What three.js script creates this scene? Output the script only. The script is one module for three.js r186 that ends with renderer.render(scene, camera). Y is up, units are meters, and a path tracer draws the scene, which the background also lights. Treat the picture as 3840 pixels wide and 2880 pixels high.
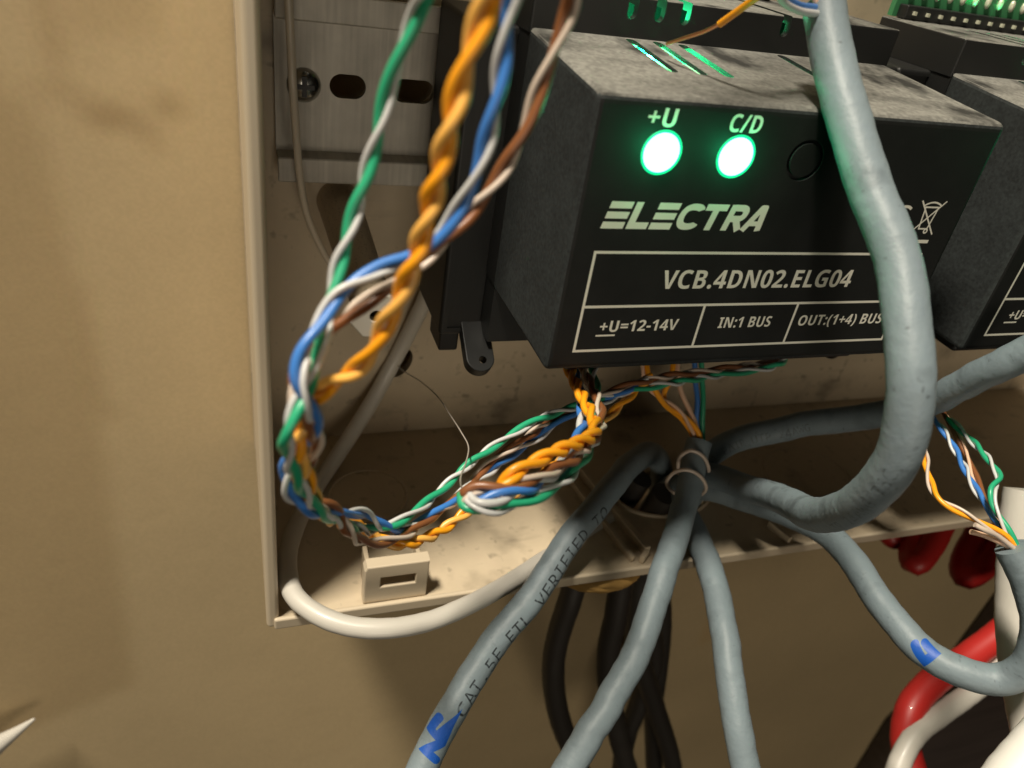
import * as THREE from 'three';
import { RoundedBoxGeometry } from 'three/addons/geometries/RoundedBoxGeometry.js';
import { mergeGeometries, toCreasedNormals } from 'three/addons/utils/BufferGeometryUtils.js';
import { RectAreaLightUniformsLib } from 'three/addons/lights/RectAreaLightUniformsLib.js';
import { Brush, Evaluator, SUBTRACTION } from 'three-bvh-csg';

// ---------------------------------------------------------------- camera, lamps, exposure
// Lengths are written in millimetres (mm = 0.001 m); z = 0 is the back panel of the box.
const mm = 0.001;
const scene = new THREE.Scene();
scene.background = new THREE.Color(0x000000);
const camera = new THREE.PerspectiveCamera(53.024, 4 / 3, 0.004, 20);
camera.position.set(-0.04510, 0.02088, 0.16291);
camera.up.set(0.04999, 0.82859, -0.55761);
camera.lookAt(0.00059, -0.05489, 0.05441);
camera.focus = 0.138;
camera.userData.fStop = 22;
const renderer = new THREE.WebGLRenderer({ antialias: true });
renderer.toneMapping = THREE.LinearToneMapping;
renderer.toneMappingExposure = 1;
renderer.shadowMap.enabled = true;
RectAreaLightUniformsLib.init();

function areaLamp(name, at, to, w, h, color, intensity) {
  const l = new THREE.RectAreaLight(color, intensity, w, h);
  l.name = name; l.position.set(...at); l.lookAt(...to); l.castShadow = true; scene.add(l);
  return l;
}
const LAMP_COLOR = new THREE.Color().setRGB(1, 0.91, 0.76);
const KEY_AT = [-0.42, 1.04, 0.222], KEY_TO = [0.03, -0.06, 0.06], KEY_W = 0.20, KEY_H = 0.12;
const FILL_AT = [-0.10, -0.12, 1.30], FILL_TO = [0.02, -0.1, 0.03], FILL_W = 0.55, FILL_H = 0.55;
areaLamp('key_lamp', KEY_AT, KEY_TO, KEY_W, KEY_H, LAMP_COLOR, 315);
areaLamp('fill_lamp', FILL_AT, FILL_TO, FILL_W, FILL_H, new THREE.Color().setRGB(1, 0.88, 0.70), 3.2);

// ---------------------------------------------------------------- helpers
let seed = 7;
const rnd = () => { seed = (seed * 1664525 + 1013904223) >>> 0; return seed / 4294967296; };
const hash = (x, y, s) => { let h = Math.imul(x, 374761393) ^ Math.imul(y, 668265263) ^ Math.imul(s, 2147483647 - 58); h = Math.imul(h ^ (h >>> 13), 1274126177); return ((h ^ (h >>> 16)) >>> 0) / 4294967296; };
function vnoise(x, y, s, per) {
  const x0 = Math.floor(x), y0 = Math.floor(y), fx = x - x0, fy = y - y0, u = fx * fx * (3 - 2 * fx), v = fy * fy * (3 - 2 * fy), w = (n) => ((n % per) + per) % per;
  const a = hash(w(x0), w(y0), s), b = hash(w(x0 + 1), w(y0), s), c = hash(w(x0), w(y0 + 1), s), d = hash(w(x0 + 1), w(y0 + 1), s);
  return a + (b - a) * u + (c - a) * v + (a - b - c + d) * u * v;
}
function fbm(x, y, s, per, oct) { let t = 0, a = 0.5, n = 0; for (let i = 0; i < oct; i++) { t += a * vnoise(x, y, s + i, per); n += a; x *= 2; y *= 2; per *= 2; a *= 0.55; } return t / n; }
function dataTex(size, fn, srgb, rep = 1) {
  const d = new Uint8Array(size * size * 4);
  for (let j = 0; j < size; j++) for (let i = 0; i < size; i++) { const c = fn(i / size, j / size), k = (j * size + i) * 4; for (let q = 0; q < 3; q++) d[k + q] = Math.max(0, Math.min(255, (Array.isArray(c) ? c[q] : c) * 255)); d[k + 3] = 255; }
  const t = new THREE.DataTexture(d, size, size); t.wrapS = t.wrapT = THREE.RepeatWrapping; t.magFilter = THREE.LinearFilter; t.minFilter = THREE.LinearFilter; t.repeat.set(rep, rep);
  if (srgb) t.colorSpace = THREE.SRGBColorSpace; t.needsUpdate = true; return t;
}
const enc = (l) => (l <= 0.0031308 ? l * 12.92 : 1.055 * Math.pow(l, 1 / 2.4) - 0.055);
const lin = (r, g, b) => new THREE.Color().setRGB(r, g, b);
const std = (o) => new THREE.MeshStandardMaterial(o);
const phys = (o) => new THREE.MeshPhysicalMaterial(o);

const taken = {};
function numbered(n) { const k = taken[n] = (taken[n] ?? -1) + 1; return k ? n + '_' + String(k).padStart(3, '0') : n; }
function tag(o, label, category, group) { o.userData.label = label; o.userData.category = category; if (group) o.userData.group = group; return o; }
function thing(name, label, category, at = [0, 0, 0], group) { const g = new THREE.Group(); g.name = numbered(name); g.position.set(at[0] * mm, at[1] * mm, at[2] * mm); scene.add(g); return tag(g, label, category, group); }
function part(name, geo, mat, parent, label) { const m = new THREE.Mesh(geo, mat); m.name = name; m.castShadow = m.receiveShadow = true; parent.add(m); if (label) m.userData.label = label; return m; }
function single(name, geo, mat, label, category, group) { const m = part(numbered(name), geo, mat, scene); return tag(m, label, category, group); }
function structure(name, geo, mat) { const m = part(name, geo, mat, scene); m.userData.kind = 'structure'; return m; }
const bx = (x0, x1, y0, y1, z0, z1) => new THREE.BoxGeometry((x1 - x0) * mm, (y1 - y0) * mm, (z1 - z0) * mm).translate((x0 + x1) / 2 * mm, (y0 + y1) / 2 * mm, (z0 + z1) / 2 * mm);
const rbx = (x0, x1, y0, y1, z0, z1, r = 0.6, s = 2) => new RoundedBoxGeometry((x1 - x0) * mm, (y1 - y0) * mm, (z1 - z0) * mm, s, r * mm).translate((x0 + x1) / 2 * mm, (y0 + y1) / 2 * mm, (z0 + z1) / 2 * mm);
const merged = (list) => mergeGeometries(list.map((g) => { const n = g.index ? g.toNonIndexed() : g; for (const a of Object.keys(n.attributes)) if (!['position', 'normal', 'uv'].includes(a)) n.deleteAttribute(a); return n; }));
// uv in metres by the way each face points
function boxUV(geo, scale = 1) {
  const g = geo.index ? geo.toNonIndexed() : geo, p = g.attributes.position, uv = new Float32Array(p.count * 2), a = new THREE.Vector3(), b = new THREE.Vector3(), c = new THREE.Vector3();
  for (let i = 0; i < p.count; i += 3) {
    a.fromBufferAttribute(p, i); b.fromBufferAttribute(p, i + 1); c.fromBufferAttribute(p, i + 2);
    const n = b.clone().sub(a).cross(c.clone().sub(a)), ax = Math.abs(n.x), ay = Math.abs(n.y), az = Math.abs(n.z);
    [a, b, c].forEach((v, k) => { const q = ax > ay && ax > az ? [v.z, v.y] : ay > az ? [v.x, v.z] : [v.x, v.y]; uv[(i + k) * 2] = q[0] * scale; uv[(i + k) * 2 + 1] = q[1] * scale; });
  }
  g.setAttribute('uv', new THREE.BufferAttribute(uv, 2)); return g;
}
const csg = new Evaluator(); csg.useGroups = false; csg.attributes = ['position', 'normal', 'uv'];
function cut(geo, ...tools) { let a = new Brush(geo); a.updateMatrixWorld(); for (const t of tools) { const b = new Brush(t); b.updateMatrixWorld(); a = csg.evaluate(a, b, SUBTRACTION); } return a.geometry; }

function curveOf(pts, n) { const c = new THREE.CatmullRomCurve3(pts.map((p) => new THREE.Vector3(p[0] * mm, p[1] * mm, p[2] * mm)), false, 'centripetal'); return c.getSpacedPoints(n); }
const TOWARD = new THREE.Vector3(-0.25, 0.35, 0.9).normalize();
// tube round a list of points; u runs along its length, v round it (0..1), both ends closed
function sweep(P, rad, ring = 12, fixed = false) {
  const n = P.length, pos = [], nor = [], uv = [], idx = [], T = [], N = []; let L = 0; const S = [0];
  for (let i = 0; i < n; i++) { T.push(P[Math.min(n - 1, i + 1)].clone().sub(P[Math.max(0, i - 1)]).normalize()); if (i) { L += P[i].distanceTo(P[i - 1]); S.push(L); } }
  let nn = TOWARD.clone();
  for (let i = 0; i < n; i++) { if (fixed) nn.copy(TOWARD); nn.addScaledVector(T[i], -nn.dot(T[i])).normalize(); N.push(nn.clone()); }
  const put = (c, i, r, push, u) => { const B = T[i].clone().cross(N[i]); for (let k = 0; k <= ring; k++) { const a = k / ring * Math.PI * 2 + Math.PI, d = N[i].clone().multiplyScalar(Math.cos(a)).addScaledVector(B, Math.sin(a)); pos.push(c.x + d.x * r, c.y + d.y * r, c.z + d.z * r); const q = push ? push : d; nor.push(q.x, q.y, q.z); uv.push(u, k / ring); } };
  for (let i = 0; i < n; i++) put(P[i], i, rad(S[i] / L, S[i]), null, S[i] / L);
  for (let i = 0; i < n - 1; i++) for (let k = 0; k < ring; k++) { const a = i * (ring + 1) + k, b = a + ring + 1; idx.push(a, a + 1, b, b, a + 1, b + 1); }
  for (const e of [0, n - 1]) {
    const s0 = pos.length / 3, dir = T[e].clone().multiplyScalar(e ? 1 : -1), r = rad(e ? 1 : 0, e ? L : 0); put(P[e], e, r, dir, e ? 1 : 0);
    const c0 = pos.length / 3; pos.push(P[e].x + dir.x * r * 0.12, P[e].y + dir.y * r * 0.12, P[e].z + dir.z * r * 0.12); nor.push(dir.x, dir.y, dir.z); uv.push(e ? 1 : 0, 0.5);
    for (let k = 0; k < ring; k++) e ? idx.push(s0 + k, s0 + k + 1, c0) : idx.push(s0 + k + 1, s0 + k, c0);
  }
  const g = new THREE.BufferGeometry(); g.setAttribute('position', new THREE.Float32BufferAttribute(pos, 3)); g.setAttribute('normal', new THREE.Float32BufferAttribute(nor, 3)); g.setAttribute('uv', new THREE.Float32BufferAttribute(uv, 2)); g.setIndex(idx); g.userData.length = L;
  return g;
}
function tube(pts, d, n = 120, ring = 16, wob = 0.012, fixed = false, stray = 0) {
  const s = rnd() * 100, r = d / 2 * mm;
  const P = curveOf(pts, n);
  P.forEach((p, i) => { const e = stray * mm * Math.min(1, i / 12, (n - i) / 12); p.x += e * 2 * (fbm(i / 11 + s, 3.3, 151, 4096, 2) - 0.5); p.y += e * 2 * (fbm(i / 11 + s, 9.7, 157, 4096, 2) - 0.5); p.z += e * 2 * (fbm(i / 11 + s, 15.1, 163, 4096, 2) - 0.5); });
  return sweep(P, (t, m) => r * (1 + wob * Math.sin(m * 700 + s) + wob * Math.sin(m * 1730 + s * 3)), ring, fixed);
}

// ---------------------------------------------------------------- surfaces
const grainBump = dataTex(256, (u, v) => fbm(u * 32, v * 32, 3, 32, 3), false);
const wallBump = dataTex(512, (u, v) => 0.6 * fbm(u * 6, v * 6, 11, 6, 5) + 0.4 * fbm(u * 40, v * 40, 17, 40, 2), false);
wallBump.repeat.set(6, 6);
// old paint: rubbed patches, a scrape and a few specks that the wall carries
const WALL = { x0: -400, x1: 800, y0: -700, y1: 400 };
const wallMap = (() => {
  const W = 2048, H = 1877, c = document.createElement('canvas'); c.width = W; c.height = H; const g = c.getContext('2d');
  const im = g.createImageData(W, H), base = [enc(0.55), enc(0.422), enc(0.24)];
  for (let j = 0; j < H; j++) for (let i = 0; i < W; i++) { const n = 1 + 0.10 * (fbm(i / 90, j / 90, 5, 64, 4) - 0.5) + 0.04 * (hash(i, j, 9) - 0.5), k = (j * W + i) * 4; for (let q = 0; q < 3; q++) im.data[k + q] = Math.min(255, base[q] * 255 * n); im.data[k + 3] = 255; }
  g.putImageData(im, 0, 0);
  const X = (x) => (x - WALL.x0) / (WALL.x1 - WALL.x0) * W, Y = (y) => (WALL.y1 - y) / (WALL.y1 - WALL.y0) * H;
  g.filter = 'blur(3px)';
  const stroke = (pts, w, col) => { g.strokeStyle = col; g.lineWidth = w / 1200 * W; g.lineCap = g.lineJoin = 'round'; g.beginPath(); pts.forEach(([x, y], i) => (i ? g.lineTo(X(x), Y(y)) : g.moveTo(X(x), Y(y)))); g.stroke(); };
  const fill = (pts, col) => { g.fillStyle = col; g.beginPath(); pts.forEach(([x, y], i) => (i ? g.lineTo(X(x), Y(y)) : g.moveTo(X(x), Y(y)))); g.closePath(); g.fill(); };
  fill([[-72, 8], [-56.5, 8], [-56, -12], [-72, -14]], 'rgba(120,95,60,0.16)');
  stroke([[-75.4, 20], [-75.2, -8], [-74.8, -19]], 1.6, 'rgba(105,75,40,0.42)');
  stroke([[-80, -24], [-74, -23], [-70, -27], [-65, -27.6]], 2.2, 'rgba(100,75,40,0.26)');
  stroke([[-70, -28], [-64, -27.5], [-61, -30], [-59.5, -32]], 2.6, 'rgba(100,72,40,0.33)');
  stroke([[-58, -24.5], [-55.5, -25.5]], 3.6, 'rgba(100,75,40,0.33)');
  stroke([[-58, -32], [-53.5, -30], [-52.5, -24], [-53, 10]], 1.5, 'rgba(205,175,130,0.32)');
  stroke([[-78, -62], [-77.6, -89], [-77, -97], [-73, -98]], 1.1, 'rgba(110,80,45,0.36)');
  fill([[-100, 0], [-79, -30], [-78, -90], [-82, -200], [-130, -220]], 'rgba(120,90,50,0.18)');
  fill([[-70, -300], [20, -300], [40, -248], [8, -240], [-30, -262]], 'rgba(215,190,150,0.10)');
  stroke([[130, -215], [131, -232]], 3, 'rgba(190,140,75,0.30)');
  for (let i = 0; i < 90; i++) { const x = -130 + 420 * rnd(), y = -420 + 430 * rnd(); g.fillStyle = `rgba(90,62,32,${0.08 + 0.22 * rnd()})`; g.beginPath(); g.arc(X(x), Y(y), 0.4 + 0.7 * rnd(), 0, 7); g.fill(); }
  const t = new THREE.CanvasTexture(c); t.colorSpace = THREE.SRGBColorSpace; return t;
})();
const wallMat = std({ map: wallMap, roughness: 0.62, bumpMap: wallBump, bumpScale: 0.00007 });

// enclosure plastic: beige, with dust smears and scuffs
const plasticMap = dataTex(1024, (u, v) => {
  const a = fbm(u * 10, v * 10, 21, 10, 5), b = fbm(u * 44, v * 44, 33, 44, 3), s = fbm(u * 14 + 3, v * 60, 41, 840, 3), d = Math.max(0, a - 0.56) * 1.5 + Math.max(0, b - 0.70) * 2.0 + Math.max(0, s - 0.70) * 0.9;
  const k = 1 - Math.min(0.45, d) + 0.08 * (b - 0.5); return [enc(0.56 * k), enc(0.462 * k), enc(0.325 * k)];
}, true, 9);
const plastic = std({ map: plasticMap, roughness: 0.48, bumpMap: grainBump, bumpScale: 0.00002 });
const rimPlastic = std({ color: lin(0.56, 0.47, 0.34), roughness: 0.42 });
const innerWhite = std({ color: lin(0.66, 0.61, 0.52), roughness: 0.5 });

const blackPlastic = std({ color: lin(0.012, 0.0125, 0.012), roughness: 0.5, bumpMap: grainBump, bumpScale: 0.00001 });
const sideTex = dataTex(512, (u, v) => { const k = fbm(u * 8, v * 8, 61, 8, 5), q = fbm(u * 90, v * 90, 67, 90, 2), l = 0.019 + 0.022 * Math.max(0, k - 0.45) + 0.026 * (q - 0.42); return [enc(l * 0.82), enc(l), enc(l)]; }, true, 24);
const sidePlastic = std({ map: sideTex, roughness: 0.75, bumpMap: grainBump, bumpScale: 0.00003 });
// settled dust with wiped streaks
const dustTex = dataTex(1024, (u, v) => { const k = fbm(u * 9, v * 5, 71, 45, 5), q = fbm(u * 120, v * 120, 77, 120, 2), w = fbm(u * 5 + 4 * fbm(u * 3, v * 3, 5, 3, 2), v * 12, 83, 60, 4), m = Math.min(1, Math.max(0, (0.62 - Math.abs(w - 0.5) * 1.1 - 2.2 * Math.max(0, k - 0.54)) * 1.9)), l = 0.024 + 0.165 * m * (0.55 + 0.9 * q); return [enc(l), enc(l * 0.98), enc(l * 0.87)]; }, true, 14);
const dustPlastic = std({ map: dustTex, roughness: 0.9, bumpMap: grainBump, bumpScale: 0.00005 });
const steelTex = dataTex(512, (u, v) => { const k = 0.5 * fbm(u * 70, v * 3, 91, 210, 3) + 0.5 * fbm(u * 10, v * 10, 97, 10, 4), l = 0.50 * (0.62 + 0.76 * k); return [enc(l), enc(l * 0.94), enc(l * 0.82)]; }, true, 20);
const steel = std({ map: steelTex, metalness: 0.1, roughness: 0.5 });
const screwSteel = std({ color: lin(0.55, 0.55, 0.52), metalness: 1, roughness: 0.25 });
const copperMat = std({ color: lin(0.80, 0.36, 0.18), metalness: 1, roughness: 0.3 });
const pcbMat = std({ color: lin(0.05, 0.22, 0.09), roughness: 0.45 });
const solderMat = std({ color: lin(0.72, 0.72, 0.55), metalness: 0.3, roughness: 0.35 });

const ins = (r, g, b) => phys({ color: lin(r, g, b), roughness: 0.36, clearcoat: 0.25, clearcoatRoughness: 0.3 });
const INS = { green: ins(0.025, 0.38, 0.19), orange: ins(0.95, 0.375, 0.012), blue: ins(0.05, 0.20, 0.58), brown: ins(0.23, 0.085, 0.03), white: ins(0.60, 0.60, 0.59), whiteWarm: ins(0.62, 0.51, 0.42), peach: ins(0.78, 0.50, 0.34), whiteOrange: ins(0.92, 0.48, 0.10) };
const jacketBump = dataTex(256, (u, v) => fbm(u * 12, v * 12, 103, 12, 4), false);
function jacketTex(len, marks, dirt = 1) {    // printed legend and handling marks on a jacket; canvas runs along the cable
  const W = 2048, H = 192, c = document.createElement('canvas'); c.width = W; c.height = H; const g = c.getContext('2d'), im = g.createImageData(W, H), s = Math.floor(rnd() * 1000), base = [enc(0.195), enc(0.243), enc(0.268)];
  for (let j = 0; j < H; j++) for (let i = 0; i < W; i++) { const b = fbm(i / 60, j / 60, s, 512, 4), d = 1 - dirt * (0.5 * Math.max(0, b - 0.62) + 0.9 * Math.max(0, fbm(i / 14, j / 14, s + 9, 512, 3) - 0.74)) + 0.05 * (b - 0.5), k = (j * W + i) * 4; for (let q = 0; q < 3; q++) im.data[k + q] = Math.min(255, base[q] * 255 * d); im.data[k + 3] = 255; }
  g.putImageData(im, 0, 0);
  const pmm = W / (len / mm), vmm = H / (Math.PI * 6);
  for (const m of marks) {
    g.save();
    if (m.text) { g.translate(m.at * W, m.v * H); g.scale((m.dir ?? 1) * pmm / 10, -(m.dir ?? 1) * vmm / 10); g.font = `${(m.size ?? 3) * 10}px "monospace"`; g.fillStyle = m.ink ?? 'rgba(38,42,44,0.72)'; g.textBaseline = 'middle'; g.fillText(m.text, 0, 0); g.restore(); g.save();
      if (m.worn) for (let i = 0; i < 160; i++) { g.fillStyle = `rgb(${base.map((b) => Math.round(b * 255)).join(',')})`; const px = m.at * W + (m.dir ?? 1) * rnd() * m.text.length * (m.size ?? 3) * 0.6 * pmm; g.globalAlpha = 0.6; g.fillRect(px, m.v * H + (rnd() - 0.5) * 34, 2 + 12 * rnd(), 2 + 5 * rnd()); } }
    else if (m.blue) { g.strokeStyle = 'rgb(18,82,175)'; g.lineWidth = m.w ?? 14; g.lineCap = 'round'; g.beginPath(); m.blue.forEach(([u, v], i) => (i ? g.lineTo(u * W, v * H) : g.moveTo(u * W, v * H))); g.stroke(); }
    g.restore();
  }
  const t = new THREE.CanvasTexture(c); t.colorSpace = THREE.SRGBColorSpace; t.wrapT = THREE.RepeatWrapping; return t;
}
const darkJacket = phys({ color: lin(0.034, 0.029, 0.024), roughness: 0.55, bumpMap: jacketBump, bumpScale: 0.00008 });
function greyCable(pts, label, marks = [], dirt = 1, dia = 6) {
  const g = tube(pts, dia, 170, 28, 0.010, true, 0.35), b = jacketBump.clone(); b.repeat.set(g.userData.length / 0.02, 1); b.needsUpdate = true;
  return [g, phys({ map: jacketTex(g.userData.length, marks, dirt), roughness: 0.52, clearcoat: 0.06, clearcoatRoughness: 0.4, bumpMap: b, bumpScale: 0.00012 })];
}

// ---------------------------------------------------------------- the wall and the box
{
  const w = WALL.x1 - WALL.x0, h = WALL.y1 - WALL.y0;
  const sh = new THREE.Shape([[WALL.x0, WALL.y0], [WALL.x1, WALL.y0], [WALL.x1, WALL.y1], [WALL.x0, WALL.y1]].map(([x, y]) => new THREE.Vector2(x * mm, y * mm)));
  for (const [x, y, rx, ry] of [[-23.4, -17.2, 4.4, 3.4], [-9.8, -17.2, 4.4, 3.4], [-8.2, -84.6, 4.2, 5.6]]) { const p = new THREE.Path(); p.absellipse(x * mm, y * mm, rx * mm, ry * mm, 0, Math.PI * 2, true); sh.holes.push(p); }   // drilled behind the box
  const g = new THREE.ExtrudeGeometry(sh, { depth: 30 * mm, bevelEnabled: false, curveSegments: 16 }).translate(0, 0, -33.2 * mm), p = g.attributes.position, uv = g.attributes.uv;
  for (let i = 0; i < p.count; i++) uv.setXY(i, (p.getX(i) / mm - WALL.x0) / w, (p.getY(i) / mm - WALL.y0) / h);
  structure('wall', g, wallMat);
}
const FLOOR = -106.4, RIM = 57.4, LEFT = -41.2;
{
  const box = thing('plastic_enclosure', 'open beige plastic wiring box fixed to the painted wall', 'enclosure');
  // back panel with a knocked-out opening
  const bs = new THREE.Shape([[LEFT - 2.6, FLOOR - 2.6], [300, FLOOR - 2.6], [300, 110], [LEFT - 2.6, 110]].map(([x, y]) => new THREE.Vector2(x * mm, y * mm)));
  const ho = new THREE.Path(); ho.absellipse(-8.2 * mm, -84.6 * mm, 3.1 * mm, 4.6 * mm, 0, Math.PI * 2, true, -0.5); bs.holes.push(ho);
  for (const x of [-23.4, -9.8]) { const h = new THREE.Path(); h.absellipse(x * mm, -17.2 * mm, 4.2 * mm, 3.2 * mm, 0, Math.PI * 2, true); bs.holes.push(h); }
  part('back_panel', boxUV(new THREE.ExtrudeGeometry(bs, { depth: 2.6 * mm, bevelEnabled: false, curveSegments: 20 }).translate(0, 0, -2.6 * mm)), plastic, box);
  part('side_panel', boxUV(rbx(LEFT - 2.4, LEFT, FLOOR - 2.4, 110, 0.02, RIM, 0.9, 3)), rimPlastic, box);
  // floor with the cable opening; its shape is drawn in x and z
  const fs = new THREE.Shape([[LEFT + 0.02, 0.02], [300, 0.02], [300, RIM - 0.4], [LEFT + 0.02, RIM - 0.4]].map(([x, z]) => new THREE.Vector2(x * mm, z * mm)));
  const fh = new THREE.Path(); fh.absellipse(56 * mm, 34.5 * mm, 13 * mm, 8.2 * mm, 0, Math.PI * 2, true); fs.holes.push(fh);
  part('floor_panel', boxUV(new THREE.ExtrudeGeometry(fs, { depth: 2.4 * mm, bevelEnabled: false, curveSegments: 28 }).rotateX(Math.PI / 2).translate(0, FLOOR * mm, 0)), plastic, box);
  part('rim_bead', rbx(LEFT - 1, 300, FLOOR - 2.4, FLOOR + 0.5, RIM - 0.5, RIM + 0.6, 0.5, 2), rimPlastic, box);
  // slotted catch for the lid
  const ts = new THREE.Shape([[-24.4, FLOOR + 0.3], [-11.8, FLOOR + 0.3], [-11.8, -96.2], [-24, -96.2], [-24.4, -97]].map(([x, y]) => new THREE.Vector2(x * mm, y * mm)));
  const th = new THREE.Path(); [[-21.6, -102.2], [-21.6, -99.0], [-13.9, -99.0], [-13.9, -102.2]].forEach(([x, y], i) => (i ? th.lineTo(x * mm, y * mm) : th.moveTo(x * mm, y * mm))); ts.holes.push(th);
  const tab = part('lid_catch', boxUV(new THREE.ExtrudeGeometry(ts, { depth: 2.2 * mm, bevelEnabled: true, bevelSize: 0.3 * mm, bevelThickness: 0.3 * mm, bevelSegments: 2 }).translate(0, 0, (RIM - 3.2) * mm)), rimPlastic, box);
  part('catch_web', rbx(-24, -23, FLOOR + 0.05, -98, RIM - 9, RIM - 3.5, 0.3), plastic, tab);
  part('catch_web', rbx(-13, -12, FLOOR + 0.05, -99, RIM - 9, RIM - 3.5, 0.3), plastic, tab);
  // ribs and moulded rings on the floor
  const rib = (x0, z0, x1, z1, h = 1.2, w = 0.9) => { const L = Math.hypot(x1 - x0, z1 - z0), g = new RoundedBoxGeometry(L * mm, h * mm, w * mm, 2, 0.25 * mm); g.rotateY(-Math.atan2(z1 - z0, x1 - x0)); g.translate((x0 + x1) / 2 * mm, (FLOOR + h / 2 - 0.1) * mm, (z0 + z1) / 2 * mm); part('floor_rib', g, plastic, box); };
  rib(32.6, 24, 37.6, 55.5, 1.8, 1.1); rib(36.8, 22, 42, 54, 2.6, 1.6); rib(42, 54, 39.5, 56.2, 2.2, 1.2);
  rib(79, 50, 81, 56.6, 2.2, 1.2); rib(80, 51, 84.5, 50, 2, 1);
  for (const [x, z, r] of [[-18.6, 24, 9.2], [104, 34, 13]]) { const g = new THREE.TorusGeometry(r * mm, 0.45 * mm, 6, 48).rotateX(Math.PI / 2).scale(1, 0.5, 1).translate(x * mm, (FLOOR + 0.02) * mm, z * mm); part('knockout_ring', g, plastic, box); }
  const gl = new THREE.TorusGeometry(13.2 * mm, 0.8 * mm, 8, 56).rotateX(Math.PI / 2).scale(1, 1, 0.64).translate(56 * mm, FLOOR * mm, 34.5 * mm); part('opening_lip', gl, plastic, box);
  // long screw post reaching to the lid
  const post = new THREE.CylinderGeometry(3.4 * mm, 4.6 * mm, 50 * mm, 24, 1, true).rotateX(Math.PI / 2).translate(-24.2 * mm, -42 * mm, 25 * mm);
  const pm = part('screw_post', post, plastic, box);
  const es = new THREE.Shape(); for (let i = 0; i < 8; i++) { const a = (i + 0.35) / 8 * Math.PI * 2; es[i ? 'lineTo' : 'moveTo'](4.1 * mm * Math.cos(a), 4.1 * mm * Math.sin(a)); }
  const eh = new THREE.Path(); eh.absarc(0, 0, 1.25 * mm, 0, Math.PI * 2, true); es.holes.push(eh);
  part('post_collar', new THREE.ExtrudeGeometry(es, { depth: 1.6 * mm, bevelEnabled: true, bevelSize: 0.25 * mm, bevelThickness: 0.25 * mm, bevelSegments: 2, curveSegments: 20 }).translate(-24.2 * mm, -42 * mm, 49.6 * mm), innerWhite, pm, 'whiter eight-sided tip with a screw hole');
}

// ---------------------------------------------------------------- mounting rail
{
  const rail = thing('mounting_rail', 'galvanised steel mounting rail screwed to the back of the box', 'rail');
  const s = new THREE.Shape([[-37, -30.6], [290, -30.6], [290, -5.4], [-37, -5.4]].map(([x, y]) => new THREE.Vector2(x * mm, y * mm)));
  const slot = (x0, x1, y, r) => { const h = new THREE.Path(); h.absarc(x0 * mm, y * mm, r * mm, Math.PI / 2, Math.PI * 1.5, false); h.absarc(x1 * mm, y * mm, r * mm, -Math.PI / 2, Math.PI / 2, false); h.closePath(); s.holes.push(h); };
  slot(-24.4, -21.9, -17.4, 2.3); slot(-12, -8, -17.4, 2.3);
  part('rail_plate', boxUV(new THREE.ExtrudeGeometry(s, { depth: 1.1 * mm, bevelEnabled: false, curveSegments: 12 }).translate(0, 0, 1.6 * mm)), steel, rail);
  for (const q of [-1, 1]) {
    const y = -18 + q * 12.5;
    part('rail_web', boxUV(rbx(-37, 290, Math.min(y, y + q), Math.max(y, y + q), 1.7, 7.6, 0.35)), steel, rail);
    part('rail_flange', boxUV(rbx(-37, 290, Math.min(y + q * 0.1, y + q * 5), Math.max(y + q * 0.1, y + q * 5), 6.6, 7.7, 0.35)), steel, rail);
  }
  const sc = part('rail_screw', new THREE.SphereGeometry(3.6 * mm, 28, 12, 0, Math.PI * 2, 0, 1.15).rotateX(Math.PI / 2).scale(1, 1, 0.75).translate(-31.6 * mm, -17.7 * mm, 1.7 * mm), screwSteel, rail);
  part('screw_recess', merged([bx(-33.5, -29.7, -18.15, -17.25, 3.6, 4.5).rotateZ(0), bx(-32.05, -31.15, -19.6, -15.8, 3.62, 4.48)]), blackPlastic, sc);
}

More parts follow.
